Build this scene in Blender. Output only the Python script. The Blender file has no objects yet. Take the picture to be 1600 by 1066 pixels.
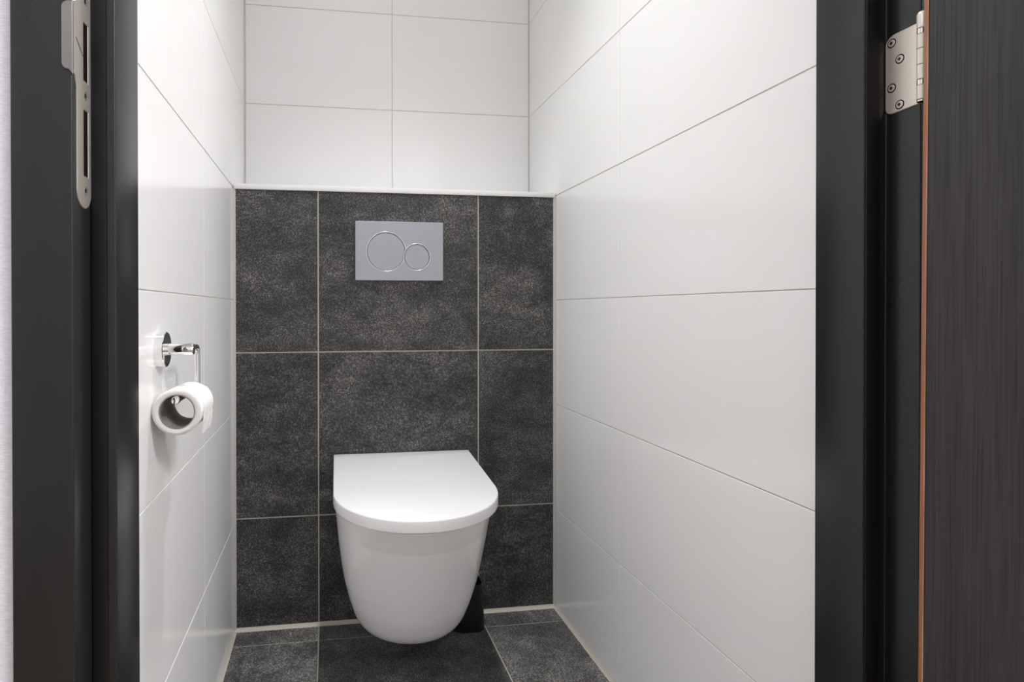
import bpy, bmesh, math, random
from mathutils import Vector, Matrix
from mathutils.geometry import tessellate_polygon
random.seed(7)
S = bpy.context.scene
C = S.collection
PI = math.pi

# ------------------------------------------------------------------ camera
F_PX, CX, CY = 930.8, 648.8, 489.2
YAW, PITCH, ROLL = math.radians(8.358), math.radians(-0.3135), math.radians(-0.0617)
cd = bpy.data.cameras.new('camera'); cam = bpy.data.objects.new('camera', cd); C.objects.link(cam)
cd.sensor_width = 36.0; cd.sensor_fit = 'HORIZONTAL'; cd.lens = F_PX / 1600 * 36
cd.shift_x = (800 - CX) / 1600; cd.shift_y = (CY - 533) / 1600
cd.clip_start = 0.02
_a, _b = YAW, PITCH
_R0 = Vector((math.cos(_a), -math.sin(_a), 0))
_Fw = Vector((math.sin(_a) * math.cos(_b), math.cos(_a) * math.cos(_b), math.sin(_b)))
_U0 = Vector((-math.sin(_a) * math.sin(_b), -math.cos(_a) * math.sin(_b), math.cos(_b)))
_R = _R0 * math.cos(ROLL) + _U0 * math.sin(ROLL)
_U = _U0 * math.cos(ROLL) - _R0 * math.sin(ROLL)
cam.matrix_world = Matrix(((_R.x, _U.x, -_Fw.x, 0.2491), (_R.y, _U.y, -_Fw.y, -1.6427),
                           (_R.z, _U.z, -_Fw.z, 0.8604), (0, 0, 0, 1)))
S.camera = cam

# ------------------------------------------------------------------ world, lights, exposure
W = bpy.data.worlds.new('world'); S.world = W; W.use_nodes = True
W.node_tree.nodes['Background'].inputs[0].default_value = (0.9, 0.92, 1.0, 1)
W.node_tree.nodes['Background'].inputs[1].default_value = 0.15

def lamp(name, typ, loc, power, color, size, rot=(0, 0, 0), size_y=None):
    l = bpy.data.lights.new(name, typ); o = bpy.data.objects.new(name, l); C.objects.link(o)
    l.energy = power; l.color = color; o.location = loc; o.rotation_euler = rot
    if typ == 'AREA':
        l.shape = 'RECTANGLE' if size_y else 'DISK'; l.size = size
        if size_y: l.size_y = size_y
    else:
        l.shadow_soft_size = size
    return o
CEIL = 2.60
_o = lamp('toilet_downlight', 'SPOT', (0.45, -0.54, 2.57), 86, (1.0, 0.995, 0.985), 0.04)
_o.data.spot_size = math.radians(74); _o.data.spot_blend = 1.0
lamp('toilet_upper_fill', 'AREA', (0.45, -0.54, 2.565), 2.4, (1.0, 0.995, 0.985), 0.10)  # extra fill at the downlight, added to lift the upper back wall
lamp('hall_left_fill', 'AREA', (-0.50, -2.20, 2.52), 13, (0.97, 0.985, 1.0), 0.7, size_y=0.7)  # added fill lamp behind the camera, mainly for the right wall
lamp('hall_right_fill', 'AREA', (1.85, -2.20, 2.52), 74, (1.0, 1.0, 1.0), 0.7, size_y=0.7)  # stronger fill added out of view, brightens the left wall

S.view_settings.view_transform = 'Standard'; S.view_settings.look = 'None'
S.view_settings.exposure = 0.09; S.view_settings.gamma = 1.0; S.view_settings.use_curve_mapping = False

# ------------------------------------------------------------------ materials
def srgb(r, g, b):
    f = lambda c: (c / 255 / 12.92) if c / 255 <= 0.04045 else ((c / 255 + 0.055) / 1.055) ** 2.4
    return (f(r), f(g), f(b), 1)

def mat(name, color, rough=0.5, metal=0.0, spec=0.5, coat=0.0, coat_rough=0.05):
    m = bpy.data.materials.new(name); m.use_nodes = True
    b = m.node_tree.nodes['Principled BSDF']
    b.inputs['Base Color'].default_value = color
    b.inputs['Roughness'].default_value = rough
    b.inputs['Metallic'].default_value = metal
    b.inputs['Specular IOR Level'].default_value = spec
    b.inputs['Coat Weight'].default_value = coat
    b.inputs['Coat Roughness'].default_value = coat_rough
    return m

class NT:
    def __init__(s, m):
        s.t = m.node_tree; s.b = s.t.nodes['Principled BSDF']; s.co = None
    def n(s, typ, **kw):
        nd = s.t.nodes.new(typ)
        for k, v in kw.items():
            if hasattr(nd, k) and not k[0].isupper(): setattr(nd, k, v)
            else: nd.inputs[k].default_value = v
        return nd
    def l(s, a, b): s.t.links.new(a, b)
    def coord(s, scale=(1, 1, 1), rot=(0, 0, 0)):
        tc = s.n('ShaderNodeTexCoord'); mp = s.n('ShaderNodeMapping')
        mp.inputs['Scale'].default_value = scale; mp.inputs['Rotation'].default_value = rot
        s.l(tc.outputs['Object'], mp.inputs['Vector']); return mp.outputs['Vector']
    def noise(s, vec, scale, detail=4, rough=0.5, w=None, dist=0.0):
        nd = s.n('ShaderNodeTexNoise')
        if w is not None: nd.noise_dimensions = '4D'; s.l(w, nd.inputs['W'])
        nd.inputs['Scale'].default_value = scale; nd.inputs['Detail'].default_value = detail
        nd.inputs['Roughness'].default_value = rough; nd.inputs['Distortion'].default_value = dist
        s.l(vec, nd.inputs['Vector']); return nd.outputs['Fac']
    def ramp(s, fac, stops):
        r = s.n('ShaderNodeValToRGB'); e = r.color_ramp.elements
        while len(e) < len(stops): e.new(0.5)
        for i, (p_, c_) in enumerate(stops):
            e[i].position = p_; e[i].color = c_ if len(c_) == 4 else (*c_, 1)
        s.l(fac, r.inputs['Fac']); return r.outputs['Color']
    def mix(s, a, b, fac, mode='MIX'):
        m_ = s.n('ShaderNodeMix', data_type='RGBA', blend_type=mode)
        for src, idx in ((a, 6), (b, 7)):
            if isinstance(src, tuple): m_.inputs[idx].default_value = src
            else: s.l(src, m_.inputs[idx])
        if isinstance(fac, float): m_.inputs[0].default_value = fac
        else: s.l(fac, m_.inputs[0])
        return m_.outputs[2]
    def bump(s, h, strength, dist):
        b = s.n('ShaderNodeBump'); b.inputs['Strength'].default_value = strength
        b.inputs['Distance'].default_value = dist
        s.l(h, b.inputs['Height']); s.l(b.outputs['Normal'], s.b.inputs['Normal'])

def g(v): return (v, v, v, 1)

M = {}
# satin white wall tile, very faint horizontal mottling
m = mat('white_tile', (0.77, 0.765, 0.75, 1), 0.16, spec=0.45); t = NT(m)
v = t.coord((1, 1, 3)); nz = t.noise(v, 3.0, 2)
t.l(t.ramp(nz, [(0.3, (0.890, 0.888, 0.880)), (0.7, (0.905, 0.903, 0.898))]), t.b.inputs['Base Color'])
t.bump(t.noise(t.coord(), 14, 2), 0.06, 0.004)
M['white_tile'] = m
M['white_grout'] = mat('white_grout', (0.60, 0.585, 0.56, 1), 0.9)
# anthracite stone-look tile
def stone(name, k=1.0, rough=0.5):
    m = mat(name, (0.08, 0.08, 0.08, 1), rough, spec=0.35); t = NT(m)
    at = t.n('ShaderNodeAttribute', attribute_name='tile_seed'); w = at.outputs['Fac']
    v = t.coord(); vd = t.coord((1.3, 1.3, 2.3), (0, math.radians(52), 0))
    cloud = t.noise(vd, 3.4, 7, 0.68, w, 0.5)
    base = t.ramp(cloud, [(0.34, g(0.042 * k)), (0.47, (0.066 * k, 0.065 * k, 0.063 * k, 1)), (0.56, (0.096 * k, 0.094 * k, 0.090 * k, 1)), (0.68, (0.130 * k, 0.126 * k, 0.119 * k, 1))])
    grain = t.noise(v, 260, 3, 0.85, w)
    c1 = t.mix(base, t.ramp(grain, [(0.36, g(0.05)), (0.47, g(0.55)), (0.54, g(1.25)), (0.66, g(4.2))]), 0.85, 'MULTIPLY')
    patch = t.ramp(t.noise(v, 11, 4, 0.65, w), [(0.44, g(0.15)), (0.62, g(1.0))])
    speck = t.ramp(t.noise(v, 190, 3, 0.7, w), [(0.60, g(0)), (0.70, g(0.8))])
    ml = t.n('ShaderNodeMath', operation='MULTIPLY'); t.l(speck, ml.inputs[0]); t.l(patch, ml.inputs[1])
    c2 = t.mix(c1, (0.27 * k, 0.26 * k, 0.25 * k, 1), ml.outputs[0])
    vein = t.ramp(t.noise(t.coord((1.2, 1.2, 9), (0, math.radians(48), 0)), 3.2, 5, 0.6, w, 1.6), [(0.475, g(1.0)), (0.50, g(0.72)), (0.525, g(1.0))])
    c3 = t.mix(c2, vein, 0.8, 'MULTIPLY')
    mid = t.ramp(t.noise(t.coord((1, 1, 1.5), (0, math.radians(50), 0)), 16, 5, 0.75, w, 0.4), [(0.36, g(0.55)), (0.50, g(1.0)), (0.66, g(1.55))])
    c3 = t.mix(c3, mid, 0.75, 'MULTIPLY')
    t.l(c3, t.b.inputs['Base Color'])
    t.bump(grain, 0.35, 0.0008)
    return m
M['stone'] = stone('stone_tile', 0.76)
M['stone_floor'] = stone('stone_floor_tile', 1.3, 0.6)
M['cream_grout'] = mat('cream_grout', (0.44, 0.42, 0.36, 1), 0.9)
M['floor_silicone'] = mat('floor_silicone', (0.50, 0.47, 0.40, 1), 0.55)
M['grey_silicone'] = mat('grey_silicone', (0.50, 0.49, 0.47, 1), 0.45)
M['white_trim'] = mat('white_trim', (0.78, 0.78, 0.77, 1), 0.35)
M['plaster'] = mat('white_plaster', (0.8, 0.8, 0.79, 1), 0.9)
# woven glass-fibre wallpaper
m = mat('woven_wallpaper', (0.62, 0.60, 0.64, 1), 0.9); t = NT(m)
v = t.coord((1, 1, 4.2)); nz = t.noise(v, 130, 2, 0.6)
t.l(t.ramp(nz, [(0.36, (0.66, 0.655, 0.69)), (0.62, (0.76, 0.75, 0.785))]), t.b.inputs['Base Color'])
t.bump(nz, 0.3, 0.001)
M['wallpaper'] = m
# black painted steel
m = mat('black_painted_steel', (0.013, 0.014, 0.014, 1), 0.27, spec=0.45); t = NT(m)
t.bump(t.noise(t.coord(), 700, 1, 0.4), 0.03, 0.0002)
M['black_steel'] = m
M['black_rubber'] = mat('black_rubber', (0.006, 0.006, 0.007, 1), 0.6, spec=0.25)
# dark grained door laminate (vertical grain)
m = mat('dark_wood_laminate', (0.045, 0.04, 0.042, 1), 0.5, spec=0.35); t = NT(m)
n1 = t.noise(t.coord((1, 1, 0.012)), 620, 5, 0.65); n2 = t.noise(t.coord((1, 1, 0.03)), 90, 3, 0.5)
c1 = t.ramp(n1, [(0.34, (0.021, 0.0190, 0.0210)), (0.50, (0.036, 0.0335, 0.0355)), (0.66, (0.044, 0.0415, 0.0435))])
c2 = t.ramp(n2, [(0.35, g(0.86)), (0.65, g(1.06))])
t.l(t.mix(c1, c2, 1.0, 'MULTIPLY'), t.b.inputs['Base Color']); t.bump(n1, 0.2, 0.0004)
M['door'] = m
m = mat('orange_wood_lipping', (0.42, 0.19, 0.10, 1), 0.6); t = NT(m)
t.l(t.ramp(t.noise(t.coord((1, 1, 0.05)), 300, 3), [(0.35, (0.33, 0.14, 0.07)), (0.65, (0.52, 0.26, 0.15))]), t.b.inputs['Base Color'])
M['lipping'] = m
# brushed nickel / satin steel of the ironmongery
m = mat('satin_nickel', (0.60, 0.54, 0.46, 1), 0.36, 0.9); t = NT(m)
nz = t.noise(t.coord((1, 1, 0.25)), 160, 4, 0.6)
t.l(t.ramp(nz, [(0.3, (0.55, 0.49, 0.42)), (0.7, (0.68, 0.62, 0.54))]), t.b.inputs['Base Color'])
M['nickel'] = m
m2 = mat('strike_steel', (0.235, 0.225, 0.21, 1), 0.42, 0.75); M['strike'] = m2
M['strike_body'] = mat('strike_body_steel', (0.50, 0.47, 0.41, 1), 0.45, 0.6)
M['hinge_steel'] = mat('hinge_steel', (0.82, 0.75, 0.66, 1), 0.42, 0.55)
M['bright_steel'] = mat('bright_steel', (0.80, 0.78, 0.74, 1), 0.22, 1.0)
M['dark_hole'] = mat('dark_recess', (0.004, 0.004, 0.004, 1), 0.8, spec=0.1)
M['brown_hole'] = mat('brown_recess', (0.012, 0.004, 0.002, 1), 0.9, spec=0.1)
M['chrome'] = mat('chrome', (0.86, 0.86, 0.86, 1), 0.06, 1.0)
M['dull_steel'] = mat('dull_steel', (0.22, 0.215, 0.21, 1), 0.3, 1.0)
# satin chrome flush plate
m = mat('satin_grey_plastic', (0.38, 0.385, 0.41, 1), 0.40, 0.55); t = NT(m)
nz = t.noise(t.coord(), 700, 2); t.bump(nz, 0.05, 0.0002)
M['plate'] = m
M['plate_edge'] = mat('bright_plate_edge', (0.78, 0.79, 0.80, 1), 0.22, 0.8)
M['ceramic'] = mat('white_ceramic', (0.88, 0.878, 0.875, 1), 0.07, spec=0.5)
M['duroplast'] = mat('white_duroplast', (0.83, 0.83, 0.828, 1), 0.22, spec=0.45)
# tissue with a soft emboss
m = mat('tissue_paper', (0.84, 0.83, 0.81, 1), 0.95, spec=0.1); t = NT(m)
vo = t.n('ShaderNodeTexVoronoi'); vo.inputs['Scale'].default_value = 130; t.l(t.coord(), vo.inputs['Vector'])
t.bump(vo.outputs['Distance'], 0.45, 0.0015)
M['tissue'] = m
m = mat('tissue_shaded_end', (0.70, 0.67, 0.645, 1), 0.95, spec=0.1)  # tissue colour darkened to put shade into the roll's end faces
M['tissue_end_shade'] = m
m = mat('grey_cardboard', (0.27, 0.25, 0.235, 1), 0.9, spec=0.1); t = NT(m)
t.l(t.ramp(t.noise(t.coord(), 260, 3), [(0.3, (0.23, 0.21, 0.20)), (0.7, (0.31, 0.29, 0.27))]), t.b.inputs['Base Color'])
M['cardboard'] = m
M['black_plastic'] = mat('black_plastic', (0.008, 0.008, 0.008, 1), 0.32, spec=0.4)
m = mat('hall_wood_floor', (0.25, 0.16, 0.10, 1), 0.45); t = NT(m)
t.l(t.ramp(t.noise(t.coord((6, 0.6, 1)), 5, 4), [(0.3, (0.19, 0.12, 0.07)), (0.7, (0.31, 0.21, 0.13))]), t.b.inputs['Base Color'])
M['hall_floor'] = m

# ------------------------------------------------------------------ mesh helpers
def finish(name, bm, m, parent=None, smooth=None, normals=True):
    if normals: bmesh.ops.recalc_face_normals(bm, faces=bm.faces)
    me = bpy.data.meshes.new(name); bm.to_mesh(me); bm.free()
    for mm in (m if isinstance(m, (list, tuple)) else [m]): me.materials.append(M[mm])
    o = bpy.data.objects.new(name, me); C.objects.link(o)
    if smooth is not None:
        for p_ in me.polygons: p_.use_smooth = True
        me.set_sharp_from_angle(angle=math.radians(smooth))
    if parent is not None:
        o.parent = parent
    return o

def structure(o): o['kind'] = 'structure'; return o
def tag(o, label, cat, group=None):
    o['label'] = label; o['category'] = cat
    if group: o['group'] = group
    return o
def thing(name, label, cat, loc):
    o = bpy.data.objects.new(name, None); C.objects.link(o); o.location = loc; o.empty_display_size = 0.05
    return tag(o, label, cat)

def box(bm, x0, x1, y0, y1, z0, z1, bev=0.0, seg=2):
    r = bmesh.ops.create_cube(bm, size=1.0); vs = r['verts']
    for v_ in vs:
        v_.co = Vector((x0 if v_.co.x < 0 else x1, y0 if v_.co.y < 0 else y1, z0 if v_.co.z < 0 else z1))
    if bev:
        es = list({e for v_ in vs for e in v_.link_edges})
        bmesh.ops.bevel(bm, geom=es, offset=bev, segments=seg, affect='EDGES', profile=0.5)
    return bm

def rings(bm, rs, close=True, cap0=True, cap1=True, mi=0):
    """loft closed rings of equal point count"""
    vr = [[bm.verts.new(p_) for p_ in r] for r in rs]
    n = len(vr[0])
    for a, b in zip(vr[:-1], vr[1:]):
        for i in range(n):
            j = (i + 1) % n
            f_ = bm.faces.new((a[i], a[j], b[j], b[i])); f_.material_index = mi
    if cap0: bm.faces.new(vr[0]).material_index = mi
    if cap1: bm.faces.new(list(reversed(vr[-1]))).material_index = mi
    return bm

def frame_of(axis):
    a = Vector(axis).normalized()
    h = Vector((0, 0, 1)) if abs(a.z) < 0.9 else Vector((1, 0, 0))
    u = a.cross(h).normalized(); w = a.cross(u).normalized()
    return a, u, w

def lathe(bm, origin, axis, prof, n=48, cap0=True, cap1=True):
    """prof: list of (distance along axis, radius)"""
    a, u, w = frame_of(axis); o = Vector(origin)
    rs = [[o + a * d + (u * math.cos(2 * PI * i / n) + w * math.sin(2 * PI * i / n)) * r for i in range(n)] for d, r in prof]
    return rings(bm, rs, cap0=cap0, cap1=cap1)

def tube(bm, pts, r, n=20):
    pts = [Vector(p_) for p_ in pts]; rs = []; u = None
    for i, p_ in enumerate(pts):
        d = (pts[min(i + 1, len(pts) - 1)] - pts[max(i - 1, 0)]).normalized()
        if u is None: _, u, w = frame_of(d)
        u = (u - d * u.dot(d)).normalized(); w = d.cross(u)
        rr = r if not isinstance(r, (list, tuple)) else r[i]
        rs.append([p_ + (u * math.cos(2 * PI * k / n) + w * math.sin(2 * PI * k / n)) * rr for k in range(n)])
    return rings(bm, rs)

def arc(cx, cy, r, a0, a1, n=12):
    return [(cx + r * math.cos(math.radians(a0 + (a1 - a0) * i / n)), cy + r * math.sin(math.radians(a0 + (a1 - a0) * i / n))) for i in range(n + 1)]

def plate(bm, outer, holes, mp, t, bev=0.0):
    """flat plate with holes. mp(u, v, d) -> xyz, d = height above the base"""
    loops = [outer] + list(holes)
    def inset(lp, amt):
        n = len(lp); out = []
        area = sum(lp[i][0] * lp[(i + 1) % n][1] - lp[(i + 1) % n][0] * lp[i][1] for i in range(n))
        sg = 1 if area > 0 else -1
        for i in range(n):
            p0, p1, p2 = Vector(lp[i - 1]), Vector(lp[i]), Vector(lp[(i + 1) % n])
            d1, d2 = (p1 - p0), (p2 - p1)
            if d1.length < 1e-9: d1 = d2
            if d2.length < 1e-9: d2 = d1
            d1.normalize(); d2.normalize()
            n1 = Vector((-d1.y, d1.x)) * sg; n2 = Vector((-d2.y, d2.x)) * sg
            b_ = (n1 + n2)
            b_ = b_ / max(b_.dot(b_) / 2, 0.3) if b_.length > 1e-6 else n1
            out.append((p1.x + b_.x * amt, p1.y + b_.y * amt))
        return out
    tops = [inset(outer, bev)] + [inset(h, -bev) for h in holes] if bev else loops
    flat = [p_ for lp in tops for p_ in lp]
    tris = tessellate_polygon([[Vector((p_[0], p_[1], 0)) for p_ in lp] for lp in tops])
    vt = [bm.verts.new(mp(p_[0], p_[1], t)) for p_ in flat]
    base = [p_ for lp in loops for p_ in lp]
    vb = [bm.verts.new(mp(p_[0], p_[1], 0)) for p_ in base]
    vm = [bm.verts.new(mp(p_[0], p_[1], t - bev)) for p_ in base] if bev else vt
    for a, b, c in tris:
        bm.faces.new((vt[a], vt[b], vt[c])); bm.faces.new((vb[c], vb[b], vb[a]))
    k = 0
    for lp in loops:
        n = len(lp)
        for i in range(n):
            j = (i + 1) % n
            bm.faces.new((vb[k + i], vb[k + j], vm[k + j], vm[k + i]))
            if bev: bm.faces.new((vm[k + i], vm[k + j], vt[k + j], vt[k + i]))
        k += n
    return bm

def tiled(name, us, vs, mp, mats, gap, bev, ext, ugap=None, thick=0.009, backing=0.05, rec=0.0012, seed=0, skip=None):
    """wall of separate bevelled tiles over a grout bed; us / vs are joint positions incl. the ends.
    mp(u, v, d): d = depth behind the tile face."""
    bm = bmesh.new(); lay = bm.faces.layers.float.new('tile_seed')
    def quad(ps, mi, sd):
        f_ = bm.faces.new(ps); f_.material_index = mi; f_[lay] = sd
    rnd = random.Random(seed)
    for i in range(len(us) - 1):
        for j in range(len(vs) - 1):
            sd = rnd.uniform(0, 40)
            ug = ugap or gap; u0 = us[i] + (ug / 2 if i > 0 else 0); u1 = us[i + 1] - (ug / 2 if i < len(us) - 2 else 0)
            v0 = vs[j] + (gap / 2 if j > 0 else 0); v1 = vs[j + 1] - (gap / 2 if j < len(vs) - 2 else 0)
            o = [bm.verts.new(mp(a, b, bev)) for a, b in ((u0, v0), (u1, v0), (u1, v1), (u0, v1))]
            q = [bm.verts.new(mp(a, b, 0)) for a, b in ((u0 + bev, v0 + bev), (u1 - bev, v0 + bev), (u1 - bev, v1 - bev), (u0 + bev, v1 - bev))]
            k = [bm.verts.new(mp(a, b, thick)) for a, b in ((u0, v0), (u1, v0), (u1, v1), (u0, v1))]
            quad(q, 0, sd)
            for a in range(4):
                b = (a + 1) % 4
                quad((o[a], o[b], q[b], q[a]), 0, sd); quad((k[a], k[b], o[b], o[a]), 0, sd)
            quad((k[3], k[2], k[1], k[0]), 0, sd)
    # grout bed and the wall body behind it: one closed box
    a0, a1, b0, b1 = us[0] - ext[0], us[-1] + ext[1], vs[0] - ext[2], vs[-1] + ext[3]
    f_ = [bm.verts.new(mp(a, b, rec)) for a, b in ((a0, b0), (a1, b0), (a1, b1), (a0, b1))]
    k = [bm.verts.new(mp(a, b, backing)) for a, b in ((a0, b0), (a1, b0), (a1, b1), (a0, b1))]
    quad(f_, 1, 0); quad((k[3], k[2], k[1], k[0]), 1, 0)
    for a in range(4):
        b = (a + 1) % 4; quad((k[a], k[b], f_[b], f_[a]), 1, 0)
    return structure(finish(name, bm, mats))

# ------------------------------------------------------------------ room dimensions
RW = 0.900; YL = 0.2285; YF = -0.975; H = 1.196
XG1, XG2, XU = 0.2237, 0.6710, 0.4512
ZR, DZ = 0.8876, 0.3008
ZD1, ZD2 = 0.7455, 0.3002
YG, YFL = -0.3804, -0.0765
rows = [0.0] + [ZR + DZ * k for k in (-2, -1, 0, 1, 2, 3, 4)] + [ZR + DZ * 5, CEIL]
rows = [z for z in rows if z <= CEIL]

tiled('wall_right', [YF, YG, YL], rows, lambda u, v, d: (RW + d, u, v), ['white_tile', 'white_grout'], 0.0021, 0.0005, (0, 0, 0, 0), ugap=0.0015, seed=1)
tiled('wall_left', [YF, YG, YL], rows, lambda u, v, d: (-d, u, v), ['white_tile', 'white_grout'], 0.0021, 0.0005, (0, 0, 0, 0), ugap=0.0007, seed=2)
tiled('wall_back', [0, XU, RW], [H] + [r_ for r_ in rows if r_ > H + 0.05], lambda u, v, d: (u, YL + d, v), ['white_tile', 'white_grout'], 0.0023, 0.0006, (0, 0, 0, 0), seed=3)
# boxed-in cistern wall with anthracite tiles
tiled('wall_back_lower', [0, XG1, XG2, RW], [0, ZD2, ZD1, H - 0.012], lambda u, v, d: (u, d, v), ['stone', 'cream_grout'], 0.0034, 0.0006, (0, 0, 0, 0), backing=YL + 0.045, seed=11)
# floor
tiled('floor', [0, XG1, XG2, RW], [-0.985, -0.526, YFL, 0], lambda u, v, d: (u, v, -d), ['stone_floor', 'cream_grout'], 0.0034, 0.0005, (0, 0, 0, 0), seed=23)
# top of the ledge: white tile
bm = bmesh.new(); box(bm, 0.0, RW, 0.006, YL, H - 0.0118, H - 0.001, 0.0005, 1); structure(finish('trim_1', bm, 'white_tile'))
# white profile along the ledge's front edge
bm = bmesh.new(); box(bm, 0.0015, RW - 0.0015, -0.0035, 0.0058, H - 0.0130, H + 0.0012, 0.0012, 2); structure(finish('trim_2', bm, 'white_trim', smooth=40))

def wedge(name, p0, p1, a, b, s, m):
    """concave silicone joint running from p0 to p1; a and b are the directions of the two surfaces"""
    bm = bmesh.new(); p0, p1, a, b = Vector(p0), Vector(p1), Vector(a), Vector(b)
    prof = [Vector((0, 0, 0)), a * s]
    for i in range(1, 6):
        th = i / 6 * PI / 2
        prof.append(a * s * (1 - math.sin(th) * 0.75) * (1 - i / 6 * 0.25) + b * s * (1 - math.cos(th) * 0.75) * (i / 6 * 0.25 + 0.75) if False else a * s * (1 - i / 6) ** 1.25 + b * s * (i / 6) ** 1.25)
    prof.append(b * s)
    rings(bm, [[p0 + q for q in prof], [p1 + q for q in prof]])
    return structure(finish(name, bm, m, smooth=50))
wedge('trim_3', (0, 0, 0), (0, 0, H - 0.012), (1, 0, 0), (0, -1, 0), 0.0065, 'grey_silicone')
wedge('trim_4', (RW, 0, 0), (RW, 0, H - 0.012), (-1, 0, 0), (0, -1, 0), 0.0075, 'grey_silicone')
wedge('trim_5', (0, 0, 0), (RW, 0, 0), (0, -1, 0), (0, 0, 1), 0.0085, 'floor_silicone')
wedge('trim_6', (0, YF, 0), (0, 0, 0), (1, 0, 0), (0, 0, 1), 0.0080, 'floor_silicone')
wedge('trim_7', (RW, YF, 0), (RW, 0, 0), (-1, 0, 0), (0, 0, 1), 0.0085, 'floor_silicone')
wedge('trim_8', (0, YL, H), (0, YL, CEIL), (1, 0, 0), (0, -1, 0), 0.0035, 'grey_silicone')
wedge('trim_9', (RW, YL, H), (RW, YL, CEIL), (-1, 0, 0), (0, -1, 0), 0.0035, 'grey_silicone')

# ------------------------------------------------------------------ door frame (one pressed steel frame)
YH, YS = -1.084, -1.0435                       # hall face of the frame, stop face
XL0, XLR, XLO = -0.0212, 0.029, 0.051         # left jamb: outer edge, rebate, opening
XRO, XRR, XR0 = 0.855, 0.8835, 0.935
HD = 2.105
def extrude_plan(bm, pts, z0, z1, bev=0.0015):
    v0 = [bm.verts.new((x, y, z0)) for x, y in pts]; v1 = [bm.verts.new((x, y, z1)) for x, y in pts]
    n = len(pts); fs = []; es = []
    for i in range(n):
        j = (i + 1) % n; fs.append(bm.faces.new((v0[i], v0[j], v1[j], v1[i])))
    bm.faces.new(v1); bm.faces.new(list(reversed(v0)))
    bm.edges.ensure_lookup_table()
    for i in range(n):
        e = bm.edges.get((v0[i], v1[i]))
        if e: es.append(e)
    if bev: bmesh.ops.bevel(bm, geom=es, offset=bev, segments=3, affect='EDGES', profile=0.5)
bm = bmesh.new()
extrude_plan(bm, [(XL0, YH), (XLR, YH), (XLR, YS), (XLO, YS), (XLO, YF), (0.0, YF), (0.0, -1.0), (XL0, -1.0)], -0.002, HD)
extrude_plan(bm, [(XR0, YH), (XR0, -1.0), (RW, -1.0), (RW, YF), (XRO, YF), (XRO, YS), (XRR, YS), (XRR, YH)], -0.002, HD)
box(bm, XL0, XR0, YH, YS, HD + 0.0, HD + 0.05); box(bm, XL0, XR0, YS, YF, HD - 0.02, HD + 0.05)
frame = structure(finish('trim_10', bm, 'black_steel', smooth=35))
bm = bmesh.new(); box(bm, XLR + 0.0005, 0.0435, YS - 0.0028, YS + 0.001, 0.0, HD - 0.005, 0.0018, 2); structure(finish('trim_11', bm, 'black_rubber', smooth=40))
bm = bmesh.new(); box(bm, XRO + 0.0012, 0.8735, YS - 0.0028, YS + 0.001, 0.0, HD - 0.005, 0.0018, 2); structure(finish('trim_12', bm, 'black_rubber', smooth=40))
bm = bmesh.new(); box(bm, XLO, XRO, -1.045, YF - 0.010, -0.02, 0.004, 0.001, 1); structure(finish('trim_13', bm, 'black_rubber'))   # threshold

# wall around the door (hall side papered, toilet side plastered white)
bm = bmesh.new()
box(bm, -1.3, XL0, -1.077, -0.99, 0, CEIL); box(bm, XR0, 2.3, -1.077, -0.99, 0, CEIL); box(bm, XL0, XR0, -1.077, -0.99, HD + 0.05, CEIL)
structure(finish('wall_front', bm, 'wallpaper'))
# ceilings, hall shell
bm = bmesh.new(); box(bm, -0.05, 0.95, -1.0, YL + 0.06, CEIL, CEIL + 0.05); structure(finish('ceiling', bm, 'plaster'))
bm = bmesh.new(); box(bm, -1.3, 2.3, -3.0, -1.0, CEIL, CEIL + 0.05); structure(finish('ceiling_hall', bm, 'plaster'))
bm = bmesh.new(); box(bm, -1.3, 2.3, -3.0, -1.045, -0.05, 0.0); structure(finish('floor_hall', bm, 'hall_floor'))
bm = bmesh.new(); box(bm, -1.35, -1.3, -3.0, -0.99, 0, CEIL); structure(finish('wall_hall_left', bm, 'wallpaper'))
bm = bmesh.new(); box(bm, 2.3, 2.35, -3.0, -0.99, 0, CEIL); structure(finish('wall_hall_right', bm, 'wallpaper'))
bm = bmesh.new(); box(bm, -1.35, 2.35, -3.05, -3.0, 0, CEIL); structure(finish('wall_hall_rear', bm, 'wallpaper'))

# ------------------------------------------------------------------ door leaf, open about 135 degrees into the hall
TH = math.radians(135)
lean = Matrix.Translation((0.87, -1.10, 0.86)) @ Matrix.Rotation(math.radians(0.36), 4, 'Y') @ Matrix.Translation((-0.87, 1.10, -0.86))
door = bpy.data.objects.new('door_1', None); C.objects.link(door); structure(door)
door.matrix_world = lean @ Matrix.Translation((0.8700, -1.0975, 0)) @ Matrix.Rotation(TH, 4, 'Z')
# local frame: hinge edge at x = 0, leaf runs to -x, inner (toilet-side) face at y = +0.04
bm = bmesh.new(); box(bm, -0.83, -0.0012, 0.0, 0.040, 0.012, 2.09, 0.0008, 1); finish('leaf', bm, 'door', door)
bm = bmesh.new(); box(bm, -0.0012, 0.0, 0.0002, 0.0398, 0.012, 2.09, 0.0004, 1); finish('edge_lipping', bm, 'lipping', door)
bm = bmesh.new()
for sy in (1, -1):
    yb = 0.04 if sy > 0 else 0.0
    lathe(bm, (-0.77, yb, 1.05), (0, sy, 0), [(0, 0.026), (0.006, 0.026), (0.008, 0.024)], 32)
    tube(bm, [(-0.77, yb + sy * 0.004, 1.05), (-0.77, yb + sy * 0.045, 1.05), (-0.765, yb + sy * 0.054, 1.05), (-0.755, yb + sy * 0.057, 1.05), (-0.65, yb + sy * 0.057, 1.05)], 0.009, 20)
finish('door_handle', bm, 'nickel', door, smooth=40)

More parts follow.
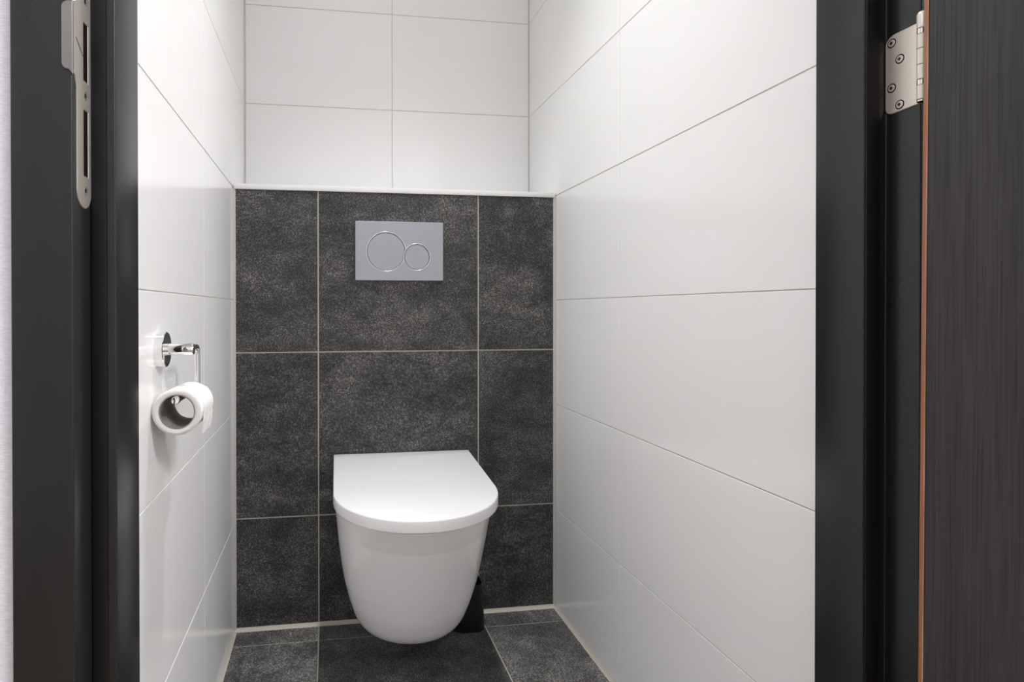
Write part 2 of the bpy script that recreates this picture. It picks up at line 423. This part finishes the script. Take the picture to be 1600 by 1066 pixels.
# ------------------------------------------------------------------ frame hinge
h = thing('door_hinge', 'satin steel butt hinge with four screws on the black right-hand door jamb', 'hinge', (XRR, -1.064, 1.0815))
def kid(o, root):
    o.parent = root; o.matrix_parent_inverse = Matrix.Translation(root.location).inverted(); return o
ya, yb_ = -1.0905, -1.0446; za, zb = 1.0815, 1.1705; r = 0.011
outl = [(ya, za + 0.0015)] + arc(yb_ - r * 0.75, za + r * 0.75, r * 0.75, -90, 0, 10) + arc(yb_ - r, zb - r, r, 0, 90, 10) + [(ya, zb)]
bm = bmesh.new(); plate(bm, outl, [], lambda u, v, d: (XRR - d, u, v), 0.0022, 0.0005)
kid(finish('hinge_leaf', bm, 'hinge_steel', smooth=40), h)
for (y_, z_) in ((-1.0525, 1.1613), (-1.0622, 1.1398), (-1.0525, 1.1106), (-1.0622, 1.0890)):
    bm = bmesh.new()
    lathe(bm, (XRR - 0.0018, y_, z_), (-1, 0, 0), [(0, 0.0040), (0.0008, 0.0040), (0.0011, 0.0037), (0.0012, 0.0010)], 28)
    s_ = kid(finish('screw', bm, 'hinge_steel', smooth=25), h)
    bm = bmesh.new(); box(bm, XRR - 0.00325, XRR - 0.0025, y_ - 0.0018, y_ + 0.0018, z_ - 0.0006, z_ + 0.0006); box(bm, XRR - 0.00325, XRR - 0.0025, y_ - 0.0006, y_ + 0.0006, z_ - 0.0019, z_ + 0.0019)
    q_ = finish('screw_slot', bm, 'dark_hole'); q_.parent = s_
    bm = bmesh.new(); lathe(bm, (XRR - 0.0019, y_, z_), (-1, 0, 0), [(0, 0.0052), (0.00050, 0.0052), (0.00050, 0.0044)], 28)
    q_ = finish('countersink', bm, 'dark_hole', smooth=30); q_.parent = s_
KX, KY, KR = 0.8783, -1.0900, 0.0048
zs = [1.0820, 1.0846, 1.1000, 1.1060, 1.1220, 1.1390, 1.1545, 1.1605, 1.1765]
for i in range(len(zs) - 1):
    a_, b_ = zs[i] + 0.0002, zs[i + 1] - 0.0002; ring_ = i in (0, 2, 6)
    bm = bmesh.new(); rr = KR if not ring_ else KR * 0.96
    pf = [(0, rr - 0.0004), (0.0003, rr), (b_ - a_ - 0.0003, rr), (b_ - a_, rr - 0.0004)]
    if i == len(zs) - 2: pf = [(0, rr - 0.0004), (0.0003, rr), (b_ - a_ - 0.001, rr), (b_ - a_ + 0.0012, rr * 0.8), (b_ - a_ + 0.0025, rr * 0.4), (b_ - a_ + 0.003, 0.0004)]
    lathe(bm, (KX, KY, a_), (0, 0, 1), pf, 28)
    kid(finish('knuckle' if not ring_ else 'bearing_ring', bm, 'hinge_steel' if not ring_ else 'bright_steel', smooth=35), h)
bm = bmesh.new(); lathe(bm, (KX, KY, 1.082), (0, 0, 1), [(0, 0.0035), (0.095, 0.0035)], 20); kid(finish('hinge_pin', bm, 'dark_hole', smooth=35), h)

# ------------------------------------------------------------------ strike plate on the left jamb
sp = thing('strike_plate', 'long rounded steel strike plate with two slots on the black left-hand door jamb', 'strike plate', (XLR, -1.06, 0.955))
y0, y1 = -1.0765, -1.0450; zlo, zhi = 0.9555, 1.195; rr = (y1 - y0) / 2; ym = (y0 + y1) / 2
z_l0, z_l1 = 1.0650, 1.1335       # lip
ol = arc(ym, zlo + rr * 0.85, rr, 180, 360, 18)
ol = [(a, zlo + (b - zlo) * 1.0) for a, b in ol]
ol += [(y, z) for y, z in arc(ym, zhi - rr, rr, 0, 180, 18)]
ol += [(y0, z_l1 + 0.006), (y0 - 0.0025, z_l1), (YH - 0.0005, z_l1 - 0.003), (YH - 0.0005, z_l0 + 0.004), (y0 - 0.0035, z_l0 + 0.002), (y0, z_l0 - 0.006)]
def rect(a, b, c, d): return [(a, c), (b, c), (b, d), (a, d)]
s1 = rect(-1.0622, -1.0515, 1.0697, 1.1225); s2 = rect(-1.0622, -1.0515, 0.9828, 1.0430)
bm = bmesh.new(); plate(bm, ol, [s1, s2], lambda u, v, d: (XLR + d, u, v), 0.0009, 0.0003)
kid(finish('plate_body', bm, 'strike_body', smooth=35), sp)
# lip folded over the hall face of the jamb
def rbox(u0, u1, v0, v1, r): return arc(u1 - r, v0 + r, r, -90, 0, 6) + arc(u1 - r, v1 - r, r, 0, 90, 6) + arc(u0 + r, v1 - r, r, 90, 180, 6) + arc(u0 + r, v0 + r, r, 180, 270, 6)
lip = [(XLR + 0.0009, 1.0660), (XLR + 0.0009, 1.1300)] + arc(0.0205 + 0.006, 1.1260 - 0.002, 0.006, 90, 180, 8) + arc(0.0205 + 0.006, 1.0720 + 0.004, 0.006, 180, 270, 8)
bm = bmesh.new(); plate(bm, lip, [], lambda u, v, d: (u, YH + 0.0004 - d, v), 0.0018, 0.0005)
kid(finish('lip', bm, 'strike', smooth=35), sp)
for k, (a, b, c, d) in enumerate(((-1.0625, -1.0512, 1.0694, 1.1228), (-1.0625, -1.0512, 0.9825, 1.0433))):
    bm = bmesh.new(); box(bm, XLR - 0.0004, XLR + 0.0002, a, b, c, d)
    kid(finish('keep_recess', bm, 'brown_hole'), sp)
for z_ in (0.9695, 1.0566, 1.1430):
    bm = bmesh.new()
    lathe(bm, (XLR + 0.0007, -1.0578, z_), (1, 0, 0), [(0, 0.0042), (0.0004, 0.0040), (0.0001, 0.0036), (0.0003, 0.0012)], 24)
    s_ = kid(finish('screw', bm, 'dull_steel', smooth=25), sp)
# slanted seam on the lip ramp
bm = bmesh.new(); tube(bm, [(XLR + 0.0009, -1.0785, 1.1015), (XLR + 0.0009, -1.0632, 1.0905)], 0.0004, 8); kid(finish('seam', bm, 'dark_hole'), sp)

# ------------------------------------------------------------------ toilet
X0, SH = 0.4530, 0.035
def dshape(w, wb, ys, F, n, N=56, y0=-0.0015, corner=0.0):
    """D outline (back flat at the wall, rounded front) as (x, y) pairs, local to the wall point"""
    pts = [(wb, y0)]
    for k in range(1, 9):
        s = k / 9; pts.append((wb + (w - wb) * s, y0 - (ys + y0) * s))
    for i in range(N + 1):
        t_ = PI * i / N; c, s = math.cos(t_), math.sin(t_)
        pts.append((w * math.copysign(abs(c) ** (2 / n), c), -(ys + (F - ys) * abs(s) ** (2 / n))))
    for k in range(8, 0, -1):
        s = k / 9; pts.append((-(wb + (w - wb) * s), y0 - (ys + y0) * s))
    pts.append((-wb, y0))
    return pts
def ring_at(w, wb, ys, F, n, z, y0=-0.0015): return [Vector((x + SH * y, y, z)) for x, y in dshape(w, wb, ys, F, n, y0=y0)]
toilet = thing('toilet', 'white wall-hung toilet with closed D-shaped lid on the dark tiled wall', 'toilet', (X0, 0, 0))
import bisect
def interp(z, zk, vk):
    """smooth monotone-ish cubic (Catmull-Rom) through the knots"""
    i = min(max(bisect.bisect_right(zk, z) - 1, 0), len(zk) - 2)
    t_ = (z - zk[i]) / (zk[i + 1] - zk[i]); p1, p2 = vk[i], vk[i + 1]
    p0 = vk[i - 1] if i > 0 else 2 * p1 - p2; p3 = vk[i + 2] if i + 2 < len(vk) else 2 * p2 - p1
    return 0.5 * (2 * p1 + (p2 - p0) * t_ + (2 * p0 - 5 * p1 + 4 * p2 - p3) * t_ ** 2 + (3 * p1 - p0 - 3 * p2 + p3) * t_ ** 3)
ZK = [0.070, 0.085, 0.13, 0.18, 0.24, 0.31, 0.38, 0.4325]
WK = [0.078, 0.102, 0.1320, 0.1475, 0.1605, 0.1695, 0.1755, 0.1793]
FK = [0.205, 0.272, 0.358, 0.3965, 0.4265, 0.460, 0.4965, 0.5310]
bm = bmesh.new(); rs = []
nz_ = 110
for i in range(nz_ + 1):
    z = 0.070 + (0.4325 - 0.070) * i / nz_
    w, F = interp(z, ZK, WK), interp(z, ZK, FK)
    rs.append(ring_at(w, w, F * 0.52, F, 2.05, z))
for dz, ins in ((0.0022, 0.0008), (0.0038, 0.003), (0.0045, 0.006)):
    rs.append(ring_at(w - ins, w - ins, F * 0.52, F - ins, 2.05, 0.4325 + dz))
rings(bm, rs)
finish('bowl', bm, 'ceramic', toilet, smooth=45)
# seat ring hidden under the lid skirt
bm = bmesh.new()
sr = [ring_at(0.1765, 0.183, 0.335, 0.533, 2.05, z, -0.012) for z in (0.4372, 0.4440)]
rings(bm, sr); finish('seat', bm, 'duroplast', toilet, smooth=40)
# lid: flat top, soft top edge, skirt all round
bm = bmesh.new(); rs = []
for ins, z in ((0.0020, 0.4408), (0.0004, 0.4414), (0.0, 0.4428), (0.0, 0.4618), (0.0004, 0.4636), (0.0013, 0.4648), (0.0028, 0.4654)):
    rs.append(ring_at(0.1812 - ins, 0.1885 - ins, 0.335, 0.5447 - ins, 2.05, z, -0.004 - ins))
rings(bm, rs); finish('lid', bm, 'duroplast', toilet, smooth=60)
# rubber buffers under the seat
for bx, by in ((0.12, -0.30), (-0.12, -0.30)):
    bm = bmesh.new(); lathe(bm, (bx, by, 0.4366), (0, 0, 1), [(0, 0.009), (0.001, 0.009)], 20); finish('buffer', bm, 'duroplast', toilet)

# ------------------------------------------------------------------ flush plate
fp = thing('flush_plate', 'satin grey rectangular dual flush plate on dark wall above the toilet', 'flush plate', (0.446, 0, 1.022))
px0, px1, pz0, pz1 = 0.3238, 0.5678, 0.9410, 1.1030
bc, br, sc, srd = (0.4083, 1.0203), 0.0537, (0.4940, 1.0063), 0.0366
def circ(c, r, n=96): return [(c[0] + r * math.cos(2 * PI * i / n), c[1] + r * math.sin(2 * PI * i / n)) for i in range(n)]
def inside(p_, c, r): return (p_[0] - c[0]) ** 2 + (p_[1] - c[1]) ** 2 < r * r
def union_outline(c1, r1, c2, r2, n=160):
    d = math.hypot(c2[0] - c1[0], c2[1] - c1[1]); a = (r1 * r1 - r2 * r2 + d * d) / (2 * d)
    ba = math.atan2(c2[1] - c1[1], c2[0] - c1[0]); al = math.acos(a / r1); al2 = math.acos((d - a) / r2)
    p1 = [(c1[0] + r1 * math.cos(t_), c1[1] + r1 * math.sin(t_)) for t_ in [ba + al + (2 * PI - 2 * al) * i / n for i in range(n + 1)]]
    s0 = ba + PI + al2; e0 = ba + 3 * PI - al2
    p2 = [(c2[0] + r2 * math.cos(t_), c2[1] + r2 * math.sin(t_)) for t_ in [s0 + (e0 - s0) * i / n for i in range(1, n)]]
    return p1 + p2
pm = lambda u, v, d: (u, -d, v)
bm = bmesh.new()
plate(bm, rbox(px0, px1, pz0, pz1, 0.003), [union_outline(bc, br, sc, srd)], pm, 0.0110, 0.0009)
kid(finish('cover', bm, 'plate', smooth=30), fp)
bm = bmesh.new(); plate(bm, rbox(px0 + 0.002, px1 - 0.002, pz0 + 0.002, pz1 - 0.002, 0.002), [], pm, 0.0060); kid(finish('backing', bm, 'dull_steel'), fp)
# large button: disc bitten by the small one
rb, rs_ = br - 0.0021, srd + 0.0014
d = math.hypot(sc[0] - bc[0], sc[1] - bc[1]); a = (rb * rb - rs_ * rs_ + d * d) / (2 * d)
ba = math.atan2(sc[1] - bc[1], sc[0] - bc[0]); al = math.acos(a / rb); al2 = math.acos((d - a) / rs_)
pts = [(bc[0] + rb * math.cos(t_), bc[1] + rb * math.sin(t_)) for t_ in [ba + al + (2 * PI - 2 * al) * i / 120 for i in range(121)]]
pts += [(sc[0] + rs_ * math.cos(t_), sc[1] + rs_ * math.sin(t_)) for t_ in [ba + PI + al2 - 2 * al2 * i / 14 for i in range(1, 14)]]
bm = bmesh.new(); plate(bm, pts, [], pm, 0.0106, 0.0008); kid(finish('large_button', bm, 'plate', smooth=30), fp)
bm = bmesh.new(); plate(bm, circ(sc, srd - 0.0021), [], pm, 0.0106, 0.0008); kid(finish('small_button', bm, 'plate', smooth=30), fp)
# bright chamfer rims of the openings
def rim(name, c, r0, a0, a1):
    bm = bmesh.new(); n = 90
    pts = [(c[0] + r0 * math.cos(a0 + (a1 - a0) * i / n), -0.0108, c[1] + r0 * math.sin(a0 + (a1 - a0) * i / n)) for i in range(n + 1)]
    tube(bm, pts, 0.0011, 8); kid(finish(name, bm, 'plate_edge', smooth=60), fp)
rim('button_rim', bc, br + 0.0002, ba + al + 0.02, ba + 2 * PI - al - 0.02)
rim('button_rim', sc, srd + 0.0002, 0, 2 * PI)

# ------------------------------------------------------------------ toilet paper holder and roll
hz, hy = 0.8018, -0.7129
ph = thing('toilet_paper_holder', 'chrome wall-mounted toilet paper holder with a round rose on left white tiles', 'toilet paper holder', (0, hy, hz))
bm = bmesh.new(); lathe(bm, (0, hy, hz), (1, 0, 0), [(0, 0.0262), (0.0118, 0.0262), (0.0128, 0.0254), (0.0128, 0.0090)], 64); kid(finish('rose', bm, 'chrome', smooth=35), ph)
bm = bmesh.new(); lathe(bm, (0.0126, hy, hz), (1, 0, 0), [(0, 0.0090), (0.0365, 0.0090), (0.0385, 0.0080), (0.0390, 0.0045)], 40); kid(finish('post', bm, 'chrome', smooth=35), ph)
bm = bmesh.new(); lathe(bm, (0.0405, hy - 0.0086, hz), (0, -1, 0), [(0, 0.0034), (0.0008, 0.0034), (0.0012, 0.0028), (0.0006, 0.0013)], 24); kid(finish('grub_screw', bm, 'dull_steel', smooth=30), ph)
ax, az, yr = 0.0402, 0.7330, -0.640
def bend(p0, pc, p1, n=8):
    p0, pc, p1 = Vector(p0), Vector(pc), Vector(p1)
    return [(p0 * (1 - t_) ** 2 + pc * 2 * t_ * (1 - t_) + p1 * t_ ** 2) for t_ in [i / n for i in range(n + 1)]]
rr_ = 0.012
path = [Vector((ax, hy + 0.006, hz))] + bend((ax, yr - rr_, hz), (ax, yr, hz), (ax, yr, hz - rr_)) + bend((ax, yr, az + rr_), (ax, yr, az), (ax, yr - rr_, az)) + [Vector((0.0371, -0.762, az))]
bm = bmesh.new(); tube(bm, path, 0.0045, 24); kid(finish('hanger_rod', bm, 'chrome', smooth=50), ph)
bm = bmesh.new(); lathe(bm, (0.0371, -0.762, az), (0, -1, 0), [(-0.006, 0.0046), (-0.005, 0.0056), (0.005, 0.0056), (0.0065, 0.0048), (0.0055, 0.0018)], 28); kid(finish('end_cap', bm, 'chrome', smooth=35), ph)

ry0, ry1 = -0.7575, -0.6700; RR, RC = 0.0337, 0.0235
rcx, rcz = 0.0366, az - 0.0177
roll = thing('toilet_paper_roll', 'small white toilet paper roll hanging on the chrome holder', 'toilet paper', (rcx, ry0, rcz))
bm = bmesh.new()
n = 96
def squash(x, z, r):      # slightly soft, out-of-round outline
    return 1 + 0.018 * math.sin(2 * math.atan2(z, x) + 0.9) + 0.010 * math.sin(3 * math.atan2(z, x) - 0.5)
def roll_ring(y, r, soft=True):
    out = []
    for i in range(n):
        a_ = 2 * PI * i / n; k = squash(math.cos(a_), math.sin(a_), r) if soft else 1
        out.append(Vector((rcx + r * k * math.cos(a_), y, rcz + r * k * math.sin(a_))))
    return out
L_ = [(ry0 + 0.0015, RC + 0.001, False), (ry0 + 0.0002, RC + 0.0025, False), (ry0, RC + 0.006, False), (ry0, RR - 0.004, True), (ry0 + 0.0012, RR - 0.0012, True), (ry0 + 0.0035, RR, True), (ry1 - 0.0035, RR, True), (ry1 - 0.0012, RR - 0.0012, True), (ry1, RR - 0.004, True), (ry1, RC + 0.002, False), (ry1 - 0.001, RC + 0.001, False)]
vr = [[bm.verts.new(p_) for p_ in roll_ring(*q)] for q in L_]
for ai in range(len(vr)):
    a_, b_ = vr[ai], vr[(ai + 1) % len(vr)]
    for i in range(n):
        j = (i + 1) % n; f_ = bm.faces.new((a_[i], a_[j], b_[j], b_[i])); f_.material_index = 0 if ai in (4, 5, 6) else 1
kid(finish('paper', bm, ['tissue', 'tissue_end_shade'], smooth=50), roll)
bm = bmesh.new()
tb = [(ry0 + 0.0008, RC), (ry1 - 0.0008, RC), (ry1 - 0.0008, RC + 0.0011), (ry0 + 0.0008, RC + 0.0011)]
vr = [[bm.verts.new(p_) for p_ in roll_ring(y, r, False)] for y, r in tb]
for ai in range(4):
    a_, b_ = vr[ai], vr[(ai + 1) % 4]
    for i in range(n):
        j = (i + 1) % n; bm.faces.new((a_[i], a_[j], b_[j], b_[i]))
kid(finish('cardboard_core', bm, 'cardboard', smooth=50), roll)
# loose end of the paper, hanging off the room side
bm = bmesh.new(); nu, nv = 14, 16; grid = []
for iv in range(nv + 1):
    s = iv / nv; row = []
    for iu in range(nu + 1):
        y = ry0 + 0.016 + (ry1 - 0.002 - ry0 - 0.016) * iu / nu
        if s < 0.45:
            a_ = math.radians(48 - 60 * s / 0.45); k = squash(math.cos(a_), math.sin(a_), RR)
            x, z = rcx + (RR + 0.0006) * k * math.cos(a_), rcz + (RR + 0.0006) * k * math.sin(a_)
        else:
            a_ = math.radians(-12); k = squash(math.cos(a_), math.sin(a_), RR); q = (s - 0.45) / 0.55
            x = rcx + (RR + 0.0006) * k * math.cos(a_) - 0.004 * q * q + 0.0012 * math.sin(iu * 0.9 + q * 3) * q
            z = rcz + (RR + 0.0006) * k * math.sin(a_) - 0.030 * q 
        row.append(bm.verts.new((x, y, z)))
    grid.append(row)
for i in range(nv):
    for j in range(nu): bm.faces.new((grid[i][j], grid[i][j + 1], grid[i + 1][j + 1], grid[i + 1][j]))
bmesh.ops.recalc_face_normals(bm, faces=bm.faces)
bmesh.ops.solidify(bm, geom=list(bm.faces), thickness=0.0004)
kid(finish('loose_sheet', bm, 'tissue', smooth=60), roll)

# ------------------------------------------------------------------ toilet brush in its holder, behind the bowl
bx, by = 0.6235, -0.0585
bh = thing('toilet_brush_holder', 'black plastic toilet brush holder on the floor behind the toilet', 'brush holder', (bx, by, 0))
bm = bmesh.new()
def sq(r, z, n=64, e=3.2):
    out = []
    for i in range(n):
        t_ = 2 * PI * i / n; c, s = math.cos(t_), math.sin(t_)
        out.append(Vector((r * math.copysign(abs(c) ** (2 / e), c), r * math.copysign(abs(s) ** (2 / e), s), z)))
    return out
rings(bm, [sq(0.0415, 0.0006), sq(0.0440, 0.0025), sq(0.0448, 0.010), sq(0.0435, 0.04), sq(0.0405, 0.08), sq(0.0378, 0.118), sq(0.0382, 0.122), sq(0.0372, 0.1235), sq(0.0352, 0.1225), sq(0.0350, 0.118), sq(0.0395, 0.02)])
finish('cup', bm, 'black_plastic', bh, smooth=40)
tb_ = thing('toilet_brush', 'black toilet brush standing inside the black holder behind the bowl', 'toilet brush', (bx, by, 0.02))
bm = bmesh.new(); lathe(bm, (0, 0, 0.002), (0, 0, 1), [(0, 0.012), (0.01, 0.024), (0.06, 0.026), (0.075, 0.016), (0.08, 0.006)], 28); finish('brush_head', bm, 'black_rubber', tb_, smooth=40)
bm = bmesh.new(); lathe(bm, (0, 0, 0.078), (0, 0, 1), [(0, 0.005), (0.10, 0.005), (0.105, 0.003)], 16); finish('handle', bm, 'black_plastic', tb_, smooth=40)

# ------------------------------------------------------------------ recessed ceiling lamp (above the frame)
cl = thing('ceiling_lamp', 'round white recessed ceiling lamp above the toilet', 'ceiling lamp', (0.45, -0.54, CEIL))
bm = bmesh.new(); lathe(bm, (0, 0, 0), (0, 0, -1), [(0, 0.075), (0.010, 0.075), (0.014, 0.070), (0.014, 0.058), (0.006, 0.056)], 48); finish('trim_ring', bm, 'white_trim', cl, smooth=40)
